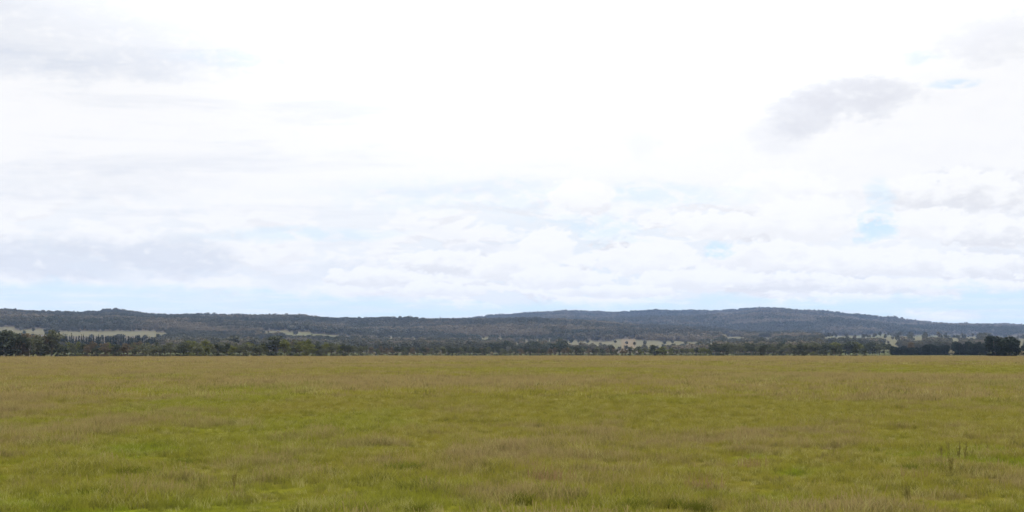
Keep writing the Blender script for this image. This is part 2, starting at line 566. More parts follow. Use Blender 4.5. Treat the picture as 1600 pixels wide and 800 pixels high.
me, v = polar("field", azs, ds, ground_z)
p, l = patch_fn(v[:, 0], v[:, 1])
attr(me, 'patch', p.astype(np.float32)); attr(me, 'lush', l.astype(np.float32))
dd = np.hypot(v[:, 0], v[:, 1])
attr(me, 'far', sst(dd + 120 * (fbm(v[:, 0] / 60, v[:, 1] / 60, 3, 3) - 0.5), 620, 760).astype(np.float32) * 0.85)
me.materials.append(mat_field())
ground = link(bpy.data.objects.new("field", me))
tag(ground, kind='structure')
for pl in (ground,): pl.data.polygons.foreach_set('use_smooth', [True] * len(me.polygons))

# clearings: (x0, y0, x1, y1) as they lie on the slopes, in photograph pixels
CLEAR = [(-60, 512, 22, 517), (26, 517, 31, 521), (40, 515.5, 70, 519.5), (92, 518.5, 240, 522.5), (225, 520, 262, 524),
         (414, 517.5, 447, 520), (449, 519, 486, 524), (486, 523, 515, 525), (542, 528, 548, 531), (517, 525.5, 528, 527), (610, 527, 613, 530),
         (644, 528, 648, 534), (754, 528, 763, 532), (779, 528, 784, 532), (805, 536, 810, 540), (820, 533, 825, 537), (838, 532, 842, 535), (857, 532, 860, 536),
         (884, 533.5, 925, 539), (925, 534, 960, 539), (960, 530.5, 994, 541), (994, 532.5, 1030, 541), (1024, 533.5, 1062, 540), (1062, 535, 1090, 538.5),
         (1109, 525, 1114, 539), (1129, 523, 1134, 526), (1136, 527, 1162, 529.5), (1184, 527.5, 1205, 530),
         (1288, 524.5, 1380, 529.5), (1374, 522.5, 1394, 527), (1382, 527, 1399, 540), (1398, 526, 1418, 532), (1425, 524.5, 1440, 526.5), (1425, 530, 1440, 533), (1445, 524, 1505, 528.5), (1487, 527, 1497, 534), (1508, 526, 1526, 530), (1545, 526, 1590, 528), (1590, 530, 1602, 540), (1290, 546, 1700, 560)]


def screen_y(x, y, z): return HZ - (z - EYE) * F / y


def wooded_mask(x, y, z, h, w):
    """True where a tree of height h and crown width w can stand without closing a clearing"""
    px0 = px_of(x, y); yb0 = screen_y(x, y, z)
    hw = 0.45 * w * F / y
    ok = np.ones(len(x), bool)
    keep = RNG.uniform(0, 1, len(x)) < 0.015 * sst(fbm(x / 40, y / 60, 93, 2), 0.4, 0.6) + 0.004
    jx = (fbm(x / 35, y / 70, 91, 3) - 0.5) * 16; jy = (fbm(x / 25, y / 90, 92, 3) - 0.5) * 3
    for (x0, y0, x1, y1) in CLEAR:
        k_ = min(1.0, (x1 - x0) / 40)
        px, yb = px0 + jx * k_, yb0 + jy
        yt = yb - h * F / y
        ok &= ~((px + hw > x0) & (px - hw < x1) & (yb > y0) & (yt < y1 - 1))
    return ok | keep


def hill_mesh(name, azs, ds, zf):
    me, v = polar(name, azs, ds, zf)
    x, y, z = v.T
    px = px_of(x, y); yb = screen_y(x, y, z)
    w = np.ones(len(x))
    for (x0, y0, x1, y1) in CLEAR:
        w = np.minimum(w, 1 - ((px > x0 - 3) & (px < x1 + 3) & (yb > y0 - 1.0) & (yb < y1 + 3)))
    w = w * sst(np.hypot(x, y), 1230, 1420)
    attr(me, 'wooded', w.astype(np.float32))
    att = ((px > 972) & (px < 993) & (yb > 528) & (yb < 545)).astype(np.float32)
    attr(me, 'lowland', (1 - sst(np.hypot(x, y), 1350, 1750)).astype(np.float32))
    attr(me, 'ochre', (att * 0.38).astype(np.float32))
    me.polygons.foreach_set('use_smooth', [True] * len(me.polygons))
    me.materials.append(MH)
    return me, v


MH = mat_hills("hill_ground")
haz = np.radians(np.linspace(-33, 33, 700))
men, _ = hill_mesh("hills", haz, np.concatenate([np.linspace(950, 2600, 90), np.linspace(2640, 6200, 110)]), hills_near_z)
hn = tag(link(bpy.data.objects.new("hills", men)), kind='structure')
mef, _ = hill_mesh("hills_far", haz, np.linspace(3850, 10800, 130), hills_far_z)
hf = tag(link(bpy.data.objects.new("hills", mef)), kind='structure')


# ------------------------------------------------------------------ trees
def quads(c, size, rng, up=0.0):
    """leaf sprays: one randomly turned quad at each centre"""
    n = len(c)
    a = rng.normal(size=(n, 3)); a[:, 2] *= 0.6
    a /= np.linalg.norm(a, axis=1)[:, None]
    b = rng.normal(size=(n, 3)); b -= (b * a).sum(1)[:, None] * a
    b /= np.linalg.norm(b, axis=1)[:, None]
    s = (size * rng.uniform(0.6, 1.35, n))[:, None]
    r = rng.uniform(0.45, 0.9, n)[:, None]
    v = np.stack([c - a * s - b * s * r * .3, c + b * s * r, c + a * s, c - b * s * r], 1).reshape(-1, 3)
    f = np.arange(4 * n).reshape(-1, 4)
    return v, f


def ring_tube(pts, rad, k=6):
    pts = np.asarray(pts, float)
    V_, F_ = [], []
    for i, p in enumerate(pts):
        t = pts[min(i + 1, len(pts) - 1)] - pts[max(i - 1, 0)]
        t /= np.linalg.norm(t)
        u = np.cross(t, [0.3, 1, 0.1]); u /= np.linalg.norm(u); w = np.cross(t, u)
        for j in range(k):
            an = 2 * math.pi * j / k
            V_.append(p + rad[i] * (math.cos(an) * u + math.sin(an) * w))
        if i:
            for j in range(k):
                F_.append(((i - 1) * k + j, (i - 1) * k + (j + 1) % k, i * k + (j + 1) % k, i * k + j))
    return np.array(V_), np.array(F_)


def merge(parts):
    V_, F_, o = [], [], 0
    for v, f in parts:
        V_.append(v); F_.append(f + o); o += len(v)
    return np.concatenate(V_), np.concatenate(F_)


def gum(seed, nleaf=900, leaf=0.42, low=0.12):
    """a 10 m eucalypt: forked trunk, separate clumps of foliage"""
    rng = np.random.default_rng(seed)
    parts = []
    lean = rng.uniform(-0.5, 0.5, 2)
    fork = rng.uniform(1.6, 2.8)
    parts.append(ring_tube([(0, 0, -0.5), (lean[0] * .2, lean[1] * .2, fork * .5), (lean[0] * .6, lean[1] * .6, fork)], [0.34, 0.24, 0.2]))
    lobes = []
    nb = rng.integers(6, 9)
    for k in range(nb):
        an = 2 * math.pi * (k + rng.uniform(-.3, .3)) / nb
        zt = rng.uniform(3.2, 8.6)
        rr = rng.uniform(1.0, 3.1) * (1.15 - abs(zt - 5) / 9)
        tip = np.array([rr * math.cos(an), rr * math.sin(an), zt])
        st = np.array([lean[0] * .6, lean[1] * .6, fork])
        mid = st * .45 + tip * .55 + rng.normal(size=3) * .25
        parts.append(ring_tube([st, mid, tip], [0.15, 0.09, 0.03], 5))
        lobes.append((tip, rng.uniform(1.1, 1.9)))
    lobes.append((np.array([rng.uniform(-.6, .6), rng.uniform(-.6, .6), 8.5]), 1.5))
    lobes.append((np.array([rng.uniform(-.6, .6), rng.uniform(-.6, .6), 5.8]), 2.1))
    for k in range(3):
        an = rng.uniform(0, 6.28)
        lobes.append((np.array([2.0 * math.cos(an), 2.0 * math.sin(an), rng.uniform(1.2, 2.8) + low * 3]), rng.uniform(1.0, 1.6)))
    cs = []
    wts = np.array([r ** 2 for _, r in lobes]); wts /= wts.sum()
    for (c, r), wt_ in zip(lobes, wts):
        n = int(nleaf * wt_)
        d = rng.normal(size=(n, 3)); d /= np.linalg.norm(d, axis=1)[:, None]
        rad = r * rng.uniform(0.25, 1.0, n) ** 0.5 * (1 + 0.25 * rng.normal(size=n) * .6)
        q = c + d * rad[:, None] * [1.1, 1.1, 0.78]
        cs.append(q)
    cs = np.concatenate(cs)
    cs = cs[cs[:, 2] > 0.25]
    return merge(parts), quads(cs, leaf, rng)


def conifer(seed, nleaf=520):
    rng = np.random.default_rng(seed)
    t = ring_tube([(0, 0, -0.5), (0, 0, 5), (0, 0, 9.8)], [0.2, 0.12, 0.02])
    z = 0.6 + 9.4 * (1 - np.sqrt(rng.uniform(0, 1, nleaf)))
    an = rng.uniform(0, 6.28, nleaf)
    R = (10.1 - z) * 0.19 * (0.72 + 0.28 * np.sin(z * 5.2)) * rng.uniform(0.35, 1.05, nleaf) + 0.04
    c = np.stack([R * np.cos(an), R * np.sin(an), z - R * .25], 1)
    return t, quads(c, 0.30, rng)


def cypress(seed, nleaf=2600, flat=1.0):
    """broad dense dark windbreak tree clothed to the ground, 10 m high"""
    rng = np.random.default_rng(seed)
    parts = [ring_tube([(0, 0, -.5), (0, 0, 3), (.2, 0, 8)], [0.5, 0.35, 0.06])]
    for k in range(7):
        an = k * 0.9 + rng.uniform(0, .5)
        parts.append(ring_tube([(0, 0, 1 + k * .7), (1.6 * math.cos(an), 1.6 * math.sin(an), 2.5 + k * .75), (2.8 * math.cos(an), 2.8 * math.sin(an), 4 + k * .6)], [0.18, .1, .03], 5))
    lobes = [(np.array([0, 0, 5.6]), 3.6), (np.array([0, 0, 2.6]), 3.4)]
    for k in range(14):
        an = rng.uniform(0, 6.28); z = rng.uniform(1.2, 8.2)
        rr = 3.1 * math.sqrt(max(0.05, 1 - ((z - 3.8) / 5.6) ** 2))
        lobes.append((np.array([rr * math.cos(an), rr * math.sin(an), z]), rng.uniform(0.9, 1.6)))
    wts = np.array([r ** 2 for _, r in lobes]); wts /= wts.sum()
    cs = []
    for (c, r), w_ in zip(lobes, wts):
        n = int(nleaf * w_)
        d = rng.normal(size=(n, 3)); d /= np.linalg.norm(d, axis=1)[:, None]
        rad = r * rng.uniform(0.3, 1.0, n) ** 0.33
        cs.append(c + d * rad[:, None])
    cs = np.concatenate(cs); cs = cs[(cs[:, 2] > 0.1)]
    return merge(parts), quads(cs, 0.45, rng)


LEAF = {
    'greyish green': mat_leaf('leaf_grey_green', (0.072, 0.078, 0.046), (0.118, 0.120, 0.076)),
    'olive green': mat_leaf('leaf_olive', (0.082, 0.088, 0.030), (0.128, 0.132, 0.050)),
    'brownish': mat_leaf('leaf_brown', (0.085, 0.068, 0.045), (0.130, 0.105, 0.070)),
    'dark green': mat_leaf('leaf_dark', (0.042, 0.048, 0.032), (0.068, 0.076, 0.052), 0.15),
    'blackish green': mat_leaf('leaf_black_green', (0.020, 0.027, 0.021), (0.042, 0.051, 0.038), 0.1),
    'conifer': mat_leaf('needles', (0.020, 0.028, 0.018), (0.034, 0.042, 0.028), 0.1),
    'straw': mat_leaf('dry_stems', (0.20, 0.18, 0.12), (0.28, 0.25, 0.17), 0.3),
}
BARK = mat_bark('bark_grey_brown', (0.10, 0.085, 0.07))
BARKW = mat_bark('bark_pale', (0.28, 0.25, 0.21))

protos = {}


def proto(kind, shape, colour):
    """mesh data of one tree kind: trunk, crown"""
    key = (kind, shape, colour)
    if key not in protos:
        base = (kind, shape)
        if base not in protos:
            protos[base] = {'gum': lambda: gum(100 + shape), 'bushy': lambda: gum(200 + shape, 800, 0.40, -0.15),
                            'conifer': lambda: conifer(300 + shape), 'cypress': lambda: cypress(400 + shape)}[kind]()
        (tv, tf), (cv, cf) = protos[base]
        tm = protos.get(base + ('t',))
        if tm is None:
            tm = protos[base + ('t',)] = np_mesh('trunk', tv, tf, [BARKW if kind == 'gum' and shape % 2 else BARK])
        protos[key] = (tm, np_mesh('crown', cv, cf, [LEAF[colour]]))
    return protos[key]


def land_z(x, y):
    x = np.array([float(x)]); y = np.array([float(y)])
    return float(max(ground_z(x, y)[0], hills_near_z(x, y)[0] if y > 1000 else -9))


def plant_tree(name, kind, shape, colour, px, d, h, wd, label, cat, group=None, parts=True, sink=0.0):
    """one tree: an Empty at its foot, with trunk and crown under it. h metres high, wd times its usual width"""
    az = math.atan((px - 800) / F)
    y = d * math.cos(az); x = d * math.sin(az)
    e = link(bpy.data.objects.new(name, None))
    e.empty_display_size = 1
    e.location = (x, y, land_z(x, y) - sink)
    e.rotation_euler = (0, 0, random.uniform(0, 6.28))
    s = h / 10.0
    e.scale = (s * wd, s * wd, s)
    tm, cm = proto(kind, shape, colour)
    t = link(bpy.data.objects.new('trunk', tm)); t.parent = e
    c = link(bpy.data.objects.new('crown', cm)); c.parent = e
    tag(e, label, cat, group)
    return e


GUMS = 0


def belt(x0, x1, step, d0, d1, top, base, cols, where, group, jit=0.12, kind='gum', wd=(0.85, 1.25), name='gum_tree', cat='tree', noun='gum tree', rows=2):
    """trees along a stretch of the tree line. top/base in photograph rows give their heights"""
    global GUMS
    px = x0
    while px < x1:
        row = random.randrange(rows)
        d = random.uniform(d0, d0 + (d1 - d0) * 0.35) if row == 0 else random.uniform(d0 + (d1 - d0) * 0.35, d1)
        tp = top(px) if callable(top) else top
        hgt = (base - tp) * d0 / F * (1 + 0.12 * row)
        hgt *= random.uniform(1 - jit * 1.6, 1 + jit)
        colour = random.choice(cols)
        size = 'taller' if hgt > (base - tp) * d0 / F else 'lower'
        lab = f"{size} {colour} {noun} {where}"
        plant_tree(name, kind, random.randrange(5), colour, px, d, hgt, random.uniform(*wd) * max(1.0, (step * d / F) / (0.5 * hgt) * 0.8), lab, cat, group)
        GUMS += 1
        px += step * random.uniform(0.65, 1.35) * (0.72)


G3 = ['greyish green', 'greyish green', 'olive green', 'brownish', 'dark green']
belt(-60, 30, 11, 534, 585, 519, 556.5, ['greyish green', 'greyish green', 'dark green'], "in the high grove at the belt's outer left end", "gum trees of the high left grove")
belt(30, 72, 9.5, 534, 585, 522, 556.5, ['greyish green', 'brownish', 'greyish green'], "beside the tall emergent gum, before the young conifers", "gum trees beside the tall emergent gum")
belt(92, 245, 8.0, 534, 600, 535.5, 556.5, G3, "in the belt below the row of young conifers", "gum trees below the young conifers", kind='bushy')
belt(245, 415, 9.0, 534, 600, 533.5, 556.5, ['greyish green', 'olive green', 'olive green', 'greyish green', 'dark green'], "between the young conifers and the rounded bushy tree", "gum trees between the conifers and the bushy tree", kind='bushy')
belt(445, 565, 11, 545, 610, lambda p: 531 + (p - 445) * 0.055, 556, ['greyish green', 'dark green', 'olive green', 'greyish green'], "beyond the rounded bushy tree, before the belt thins", "gum trees past the bushy tree", kind='bushy')
belt(565, 790, 9.5, 740, 830, 540, 554.2, ['greyish green', 'dark green', 'dark green', 'brownish'], "in the low thin belt under the middle of the hills", "gum trees of the thin middle belt", kind='bushy')
belt(790, 1000, 9.0, 760, 850, 541.5, 553.8, ['dark green', 'dark green', 'greyish green', 'brownish'], "in the low belt before the pale strip of paddock", "gum trees before the pale paddock", kind='bushy')
belt(1000, 1110, 9.0, 760, 850, 541, 553.8, ['dark green', 'olive green', 'olive green', 'greyish green'], "in the low belt just past the ochre paddock", "gum trees past the ochre paddock", kind='bushy')
belt(1110, 1290, 9.5, 750, 880, 533.5, 554, ['greyish green', 'dark green', 'dark green', 'greyish green'], "in the higher clump under the top of the blue ridge", "gum trees under the blue ridge top", kind='bushy')
belt(1290, 1396, 10.5, 1000, 1150, 531.5, 552.5, ['dark green', 'dark green', 'olive green', 'greyish green'], "in the open grove with gaps below its crowns", "gum trees of the open grove", kind='gum', wd=(1.0, 1.4))

# single trees one can point to
for a in [
    ('gum_tree', 'gum', 2, 'greyish green', 82, 545, 10.6, 1.0, 'tall greyish green gum tree rising above its neighbours beside the first young conifer', 'tree'),
    ('gum_tree', 'gum', 3, 'dark green', 8, 540, 10.0, 1.1, 'tall dark green gum tree at the outermost end of the high grove', 'tree'),
    ('gum_tree', 'bushy', 1, 'dark green', 431, 600, 9.2, 1.6, 'rounded bushy dark tree standing taller than the belt, below a pale paddock', 'tree'),
    ('gum_tree', 'bushy', 4, 'brownish', 463, 590, 7.4, 1.7, 'wide brownish tree beside the rounded bushy tree', 'tree'),
    ('gum_tree', 'bushy', 0, 'olive green', 482, 570, 7.6, 1.0, 'olive tree with a yellowish crown beside the wide brownish tree', 'tree'),
    ('gum_tree', 'bushy', 2, 'dark green', 497, 560, 6.6, 0.8, 'narrow dark tree in the belt next to the yellowish tree', 'tree'),
    ('gum_tree', 'bushy', 3, 'dark green', 901, 790, 5.6, 0.8, 'slim dark tree poking up in front of the pale paddock', 'tree'),
    ('gum_tree', 'gum', 1, 'dark green', 1020, 790, 6.3, 0.9, 'upright dark tree at the end of the ochre paddock', 'tree'),
    ('gum_tree', 'bushy', 1, 'olive green', 1035, 740, 5.0, 1.8, 'low bright olive bush-like tree past the ochre paddock', 'tree'),
    ('gum_tree', 'gum', 4, 'dark green', 1191, 700, 6.8, 1.2, 'dark tree on a bare trunk standing just in front of the higher clump', 'tree'),
]:
    plant_tree(*a)

# small bushes at the field edge before the open grove
for i, (px, d, h, w_) in enumerate([(1221, 700, 3.6, 1.3), (1241, 640, 3.0, 1.3), (1253, 625, 3.0, 1.2), (1269, 650, 2.4, 1.2), (1286, 620, 3.3, 1.9), (1302, 590, 4.8, 1.2), (1311, 600, 3.2, 1.3), (1334, 600, 4.2, 1.3), (1349, 605, 3.8, 1.1)]):
    lab = ["bush touching the end of the higher clump", "small round bush nearest the higher clump", "small round bush second from the higher clump", "lowest and palest bush before the open grove",
           "wide low bush at the middle of the bush row", "tallest narrow bush before the open grove", "low bush leaning on the tallest narrow bush", "dark upright bush before the open grove, nearer the dark windbreak",
           "dark bush standing last before the dark windbreak"][i]
    plant_tree('bush', 'bushy', i % 5, 'dark green' if i != 3 else 'olive green', px, d, h, w_, lab, 'bush', 'bushes at the field edge before the open grove')

# dark windbreaks
k = 0
for px in np.arange(1396, 1480, 7.2):
    k += 1
    h = (552.5 - 537) * 980 / F * random.uniform(0.72, 1.22)
    plant_tree('windbreak_tree', 'cypress', k % 4, 'blackish green', px + random.uniform(-1, 1), 980 + random.uniform(-12, 12), h, 0.95,
               f"{'high' if h > 6.9 else 'low'} blackish green dense tree in the long windbreak past the open grove", 'tree', 'trees of the long dark windbreak')
plant_tree('windbreak_tree', 'cypress', 1, 'brownish', 1422, 1010, 10.2, 0.6, 'brownish tree poking above the long dark windbreak', 'tree')
for px in np.arange(1490, 1542, 7.5):
    k += 1
    h = (552.3 - 530.5) * 960 / F * random.uniform(0.82, 1.12)
    plant_tree('windbreak_tree', 'cypress', k % 4, 'blackish green', px + random.uniform(-1, 1), 960 + random.uniform(-12, 12), h, 0.72,
               f"{'high' if h > 9.4 else 'low'} blackish green dense tree in the short windbreak joined to the two big round trees", 'tree', 'trees of the short dark windbreak')
plant_tree('cypress_tree', 'cypress', 2, 'blackish green', 1552, 700, 10.3, 1.25, 'taller of the two big round black-green trees at the end of the tree line', 'tree')
plant_tree('cypress_tree', 'cypress', 3, 'blackish green', 1575, 600, 8.7, 1.3, 'shorter and nearer of the two big round black-green trees, standing clear into the field', 'tree')
plant_tree('cypress_tree', 'cypress', 0, 'blackish green', 1599, 900, 7.0, 0.8, 'small dark tree standing apart outside the two big round trees', 'tree')
plant_tree('cypress_tree', 'cypress', 0, 'blackish green', 1624, 900, 7.5, 0.9, 'dark tree beyond the photo edge past the small dark tree', 'tree')

# the row of young conifers on the slope
px = 92.0
while px < 345:
    faint = px > 245
    d = 1330 if not faint else 1380
    top = 523.5 + (px - 92) * 0.022 if not faint else 528 + (px - 245) * 0.05
    az = math.atan((px - 800) / F)
    zz = land_z(d * math.sin(az), d * math.cos(az))
    tt = top + random.uniform(-2.4, 2.4)
    h = (HZ - tt) * d / F + EYE - zz
    size = 'taller' if tt < top + 0.3 else 'shorter'
    part = 'thin end of the row above the olive gum belt' if faint else ('dense start of the row of young conifers' if px < 165 else 'even middle of the row of young conifers')
    plant_tree('conifer_tree', 'conifer', random.randrange(4), 'conifer', px, d + random.uniform(-10, 10), h, random.uniform(0.95, 1.35), f"{size} pointed dark conifer in the {part}", 'tree', 'young conifers in a row on the pale slope')
    px += random.uniform(2.6, 4.6) if not faint else random.uniform(3.6, 7)

# bleached dry bushes at the foot of the belt
LB = ["pale dry bush at the thin start of the middle belt", "pale dry bush under the taller middle trees", "bleached dry bush alone at the foot of the thin middle belt",
      "slim bleached bush at the foot of the belt below two small clearings", "pale dry bush in the gap between the two dark windbreaks", "pale dry bush between the big round tree and the small dark tree"]
for i, (px, d, h) in enumerate([(585, 690, 2.0), (640, 700, 1.6), (688.5, 680, 2.2), (768.5, 650, 2.3), (1484, 930, 3.6), (1594, 640, 2.6)]):
    plant_tree('dry_bush', 'bushy', i % 5, 'straw', px, d, h, 1.0 if i < 4 else 1.4, LB[i], 'bush', 'pale dry bushes along the tree line')


# ------------------------------------------------------------------ scattering
def scatter(name, protos_, pts, idx, scl, rot, extra=None, kind='stuff', label=None, tilt=None, cat=None):
    """ONE object of uncountable growth: points carrying instances of the given meshes"""
    pm = bpy.data.meshes.new(name)
    pm.vertices.add(len(pts)); pm.vertices.foreach_set('co', np.asarray(pts, np.float32).ravel())
    attr(pm, 'idx', np.asarray(idx, np.int32), typ='INT')
    attr(pm, 'scl', np.asarray(scl, np.float32)); attr(pm, 'rot', np.asarray(rot, np.float32))
    for kx, vx in (extra or {}).items(): attr(pm, kx, np.asarray(vx, np.float32))
    col = bpy.data.collections.new(name + '_kinds')
    for i, me_ in enumerate(protos_):
        col.objects.link(bpy.data.objects.new(f"{name}_kind_{chr(97 + i)}", me_))
    o = link(bpy.data.objects.new(name, pm))
    tag(o, label, cat, None, kind)
    g = bpy.data.node_groups.new(name + '_scatter', 'GeometryNodeTree')
    g.interface.new_socket('Geometry', in_out='INPUT', socket_type='NodeSocketGeometry')
    g.interface.new_socket('Geometry', in_out='OUTPUT', socket_type='NodeSocketGeometry')
    gi, go = g.nodes.new('NodeGroupInput'), g.nodes.new('NodeGroupOutput')
    ci = g.nodes.new('GeometryNodeCollectionInfo')
    ci.inputs['Collection'].default_value = col
    ci.inputs['Separate Children'].default_value = True
    ci.inputs['Reset Children'].default_value = True
    iop = g.nodes.new('GeometryNodeInstanceOnPoints')
    iop.inputs['Pick Instance'].default_value = True

    def na(nm, dt):
        a = g.nodes.new('GeometryNodeInputNamedAttribute'); a.data_type = dt
        a.inputs['Name'].default_value = nm
        return a.outputs[0]
    cr = g.nodes.new('ShaderNodeCombineXYZ'); g.links.new(na('rot', 'FLOAT'), cr.inputs[2])
    g.links.new(gi.outputs[0], iop.inputs['Points'])
    g.links.new(ci.outputs[0], iop.inputs['Instance'])
    g.links.new(na('idx', 'INT'), iop.inputs['Instance Index'])
    g.links.new(cr.outputs[0], iop.inputs['Rotation'])
    g.links.new(na('scl', 'FLOAT'), iop.inputs['Scale'])
    g.links.new(iop.outputs[0], go.inputs[0])
    md = o.modifiers.new('scatter', 'NODES'); md.node_group = g
    return o


# ---- woods over the hills
def wood_mesh(seed, n, leaf, mat):
    rng = np.random.default_rng(seed)
    (tv, tf), _ = gum(seed, 10)
    lob = [(np.array([rng.uniform(-2.4, 2.4), rng.uniform(-2.4, 2.4), rng.uniform(4.5, 8.6)]), rng.uniform(1.3, 2.4)) for _ in range(7)]
    lob.append((np.array([0, 0, 6.0]), 2.7))
    cs = []
    for c, r in lob:
        k = max(3, int(n / 8))
        d = rng.normal(size=(k, 3)); d /= np.linalg.norm(d, axis=1)[:, None]
        cs.append(c + d * (r * rng.uniform(.5, 1, k) ** .5)[:, None])
    cv, cf = quads(np.concatenate(cs), leaf, rng)
    vv, ff = merge([(tv, tf), (cv, cf)])
    me_ = np_mesh('wood_tree', vv, ff, [mat, BARK])
    mi = np.zeros(len(ff), np.int32); mi[:len(tf)] = 1
    me_.polygons.foreach_set('material_index', mi)
    return me_


WM = mat_leaf('leaf_woodland', (0.046, 0.048, 0.037), (0.088, 0.089, 0.066), 0.15, True)
near_k = [wood_mesh(500 + i, 230, 0.75, WM) for i in range(5)]
far_k = [wood_mesh(600 + i, 90, 1.25, WM) for i in range(5)]


def wood_points(n, dmin, dmax, zf, hs, azmax=24.5, dens=None):
    az = np.radians(RNG.uniform(-azmax, azmax, n))
    d = np.sqrt(RNG.uniform(dmin ** 2, dmax ** 2, n))
    x, y = d * np.sin(az), d * np.cos(az)
    z = zf(x, y)
    s = hs[0] + (hs[1] - hs[0]) * RNG.uniform(0, 1, n) ** 1.6 * 1.35
    s = s * (0.75 + 0.5 * fbm(x / 120, y / 120, 71, 3)) * np.where(RNG.uniform(0, 1, n) < 0.02, 1.22, 1.0)
    ok = wooded_mask(x, y, z, s * 9, s * 6)
    if dens is not None: ok &= RNG.uniform(0, 1, n) < dens(x, y, d)
    return np.stack([x, y, z - 0.3], 1)[ok], s[ok]


def near_dens(x, y, d):
    px = px_of(x, y)
    c = fbm(x / 90, y / 90, 77, 3)
    base = sst(c, 0.34, 0.5)
    # the slope before the paddocks on either side is open; the middle is wooded all the way down
    side = 1 - sst(px, 235, 275)
    return np.maximum(base, sst(px, 1200, 1280) * 0.8) * (1 - side * (1 - sst(d, 2350, 2600)) * 0.92)


p1, s1 = wood_points(30000, 1250, 2600, hills_near_z, (0.65, 1.05), dens=near_dens)


def mid_dens(x, y, d):
    px = px_of(x, y)
    dr = np.interp(px, AD_PX, AD_D)
    bare = sst(px, 1230, 1300)          # the low rise on the right is mostly grass
    return np.where(d < dr + 60, 1.0, 0.0) * (1 - bare * 0.30)


p2, s2 = wood_points(85000, 2600, 4700, hills_near_z, (0.65, 1.1), dens=mid_dens)
p3, s3 = wood_points(150000, 4050, 8350, hills_far_z, (0.9, 1.6))
print('woods', len(p1), len(p2), len(p3), 'belt', GUMS)
for nm, pp_, ss_, kk_ in (('woodland', p1, s1, near_k), ('woodland', p2, s2, far_k), ('woodland', p3, s3, far_k)):
    scatter(nm, kk_, pp_, RNG.integers(0, 5, len(pp_)), ss_, RNG.uniform(0, 6.28, len(pp_)), None, 'stuff')


# ---- grass
def grass_mesh(seed, n, spread, hmin, hmax, width, mat, seed_mat=None, nseed=0, splay=0.35):
    rng = np.random.default_rng(seed)
    V_, F_, mi = [], [], []
    o = 0
    for i in range(n + nseed):
        isd = i >= n
        r = spread * math.sqrt(rng.uniform()); a = rng.uniform(0, 6.28)
        b = np.array([r * math.cos(a), r * math.sin(a), -0.02])
        h = rng.uniform(hmin, hmax) * (1.15 if isd else 1)
        ln = rng.normal(size=2) * splay * h * (0.5 if isd else 1)
        fa = rng.uniform(0, 3.14); w = np.array([math.cos(fa), math.sin(fa), 0]) * width * rng.uniform(.6, 1.2) * (0.55 if isd else 1)
        m1 = b + np.array([ln[0] * .35, ln[1] * .35, h * .6]); t = b + np.array([ln[0], ln[1], h])
        if isd:
            V_ += [b - w, b + w, m1 + w, m1 - w, m1 - w * 1.2, m1 + w * 1.2, t + w * 2.0, t - w * 2.0]
            F_ += [(o, o + 1, o + 2, o + 3), (o + 4, o + 5, o + 6, o + 7)]; o += 8; mi += [1, 1]
        else:
            V_ += [b - w, b + w, m1 + w * .8, m1 - w * .8, t + w * .1, t - w * .1]
            F_ += [(o, o + 1, o + 2, o + 3), (o + 3, o + 2, o + 4, o + 5)]; o += 6; mi += [0, 0]
    me_ = np_mesh('grass_tuft', np.array(V_), np.array(F_), [mat, seed_mat or mat])
    me_.polygons.foreach_set('material_index', np.array(mi, np.int32))
    return me_


MB_, MS_ = mat_blade('grass_blades', 'blade'), mat_blade('seed_heads', 'seed')


def grass_zone(name, n, dmin, dmax, kinds, dry_kinds, size, power=2.0, azmax=25.5):
    az = np.radians(RNG.uniform(-azmax, azmax, n))
    u = RNG.uniform(0, 1, n)
    d = (dmin ** power + u * (dmax ** power - dmin ** power)) ** (1 / power)
    x, y = d * np.sin(az), d * np.cos(az)
    p_, l_ = patch_fn(x, y)
    z = ground_z(x, y)
    tall = 0.66 + 0.35 * (1 - p_) - 0.15 * l_ + 1.5 * (fbm(x / 0.9, y / 1.3, 61, 3, 0.6) - 0.5)
    dry = RNG.uniform(0, 1, n) > sst(p_, 0.15, 0.95) * 0.80 + 0.25 * l_ + 0.12
    nk = len(kinds)
    idx = np.where(dry, nk + RNG.integers(0, len(dry_kinds), n), RNG.integers(0, nk, n))
    scatter(name, kinds + dry_kinds, np.stack([x, y, z], 1), idx, np.clip(tall * RNG.uniform(.7, 1.3, n) * size, .25, 2.5) if True else 1,
            RNG.uniform(0, 6.28, n), {'patch': p_, 'lush': l_}, 'stuff')


zA = [grass_mesh(10 + i, 34, 0.16, 0.07, 0.19, 0.0045, MB_, splay=.45) for i in range(4)]
zAd = [grass_mesh(20 + i, 20, 0.16, 0.09, 0.22, 0.004, MB_, MS_, 5, splay=.35) for i in range(4)]
zB = [grass_mesh(30 + i, 30, 0.40, 0.09, 0.22, 0.012, MB_, splay=.4) for i in range(3)]
zBd = [grass_mesh(40 + i, 20, 0.40, 0.10, 0.24, 0.011, MB_, MS_, 5, splay=.35) for i in range(3)]
zC = [grass_mesh(50 + i, 26, 0.9, 0.10, 0.26, 0.04, MB_, splay=.4) for i in range(3)]
zCd = [grass_mesh(60 + i, 17, 0.9, 0.12, 0.28, 0.035, MB_, MS_, 5, splay=.35) for i in range(3)]
grass_zone('grass', 90000, 9, 52, zA, zAd, 0.85, 1.7)
grass_zone('grass', 90000, 48, 190, zB, zBd, 1.0, 1.6)
grass_zone('grass', 90000, 170, 620, zC, zCd, 1.0, 1.7)

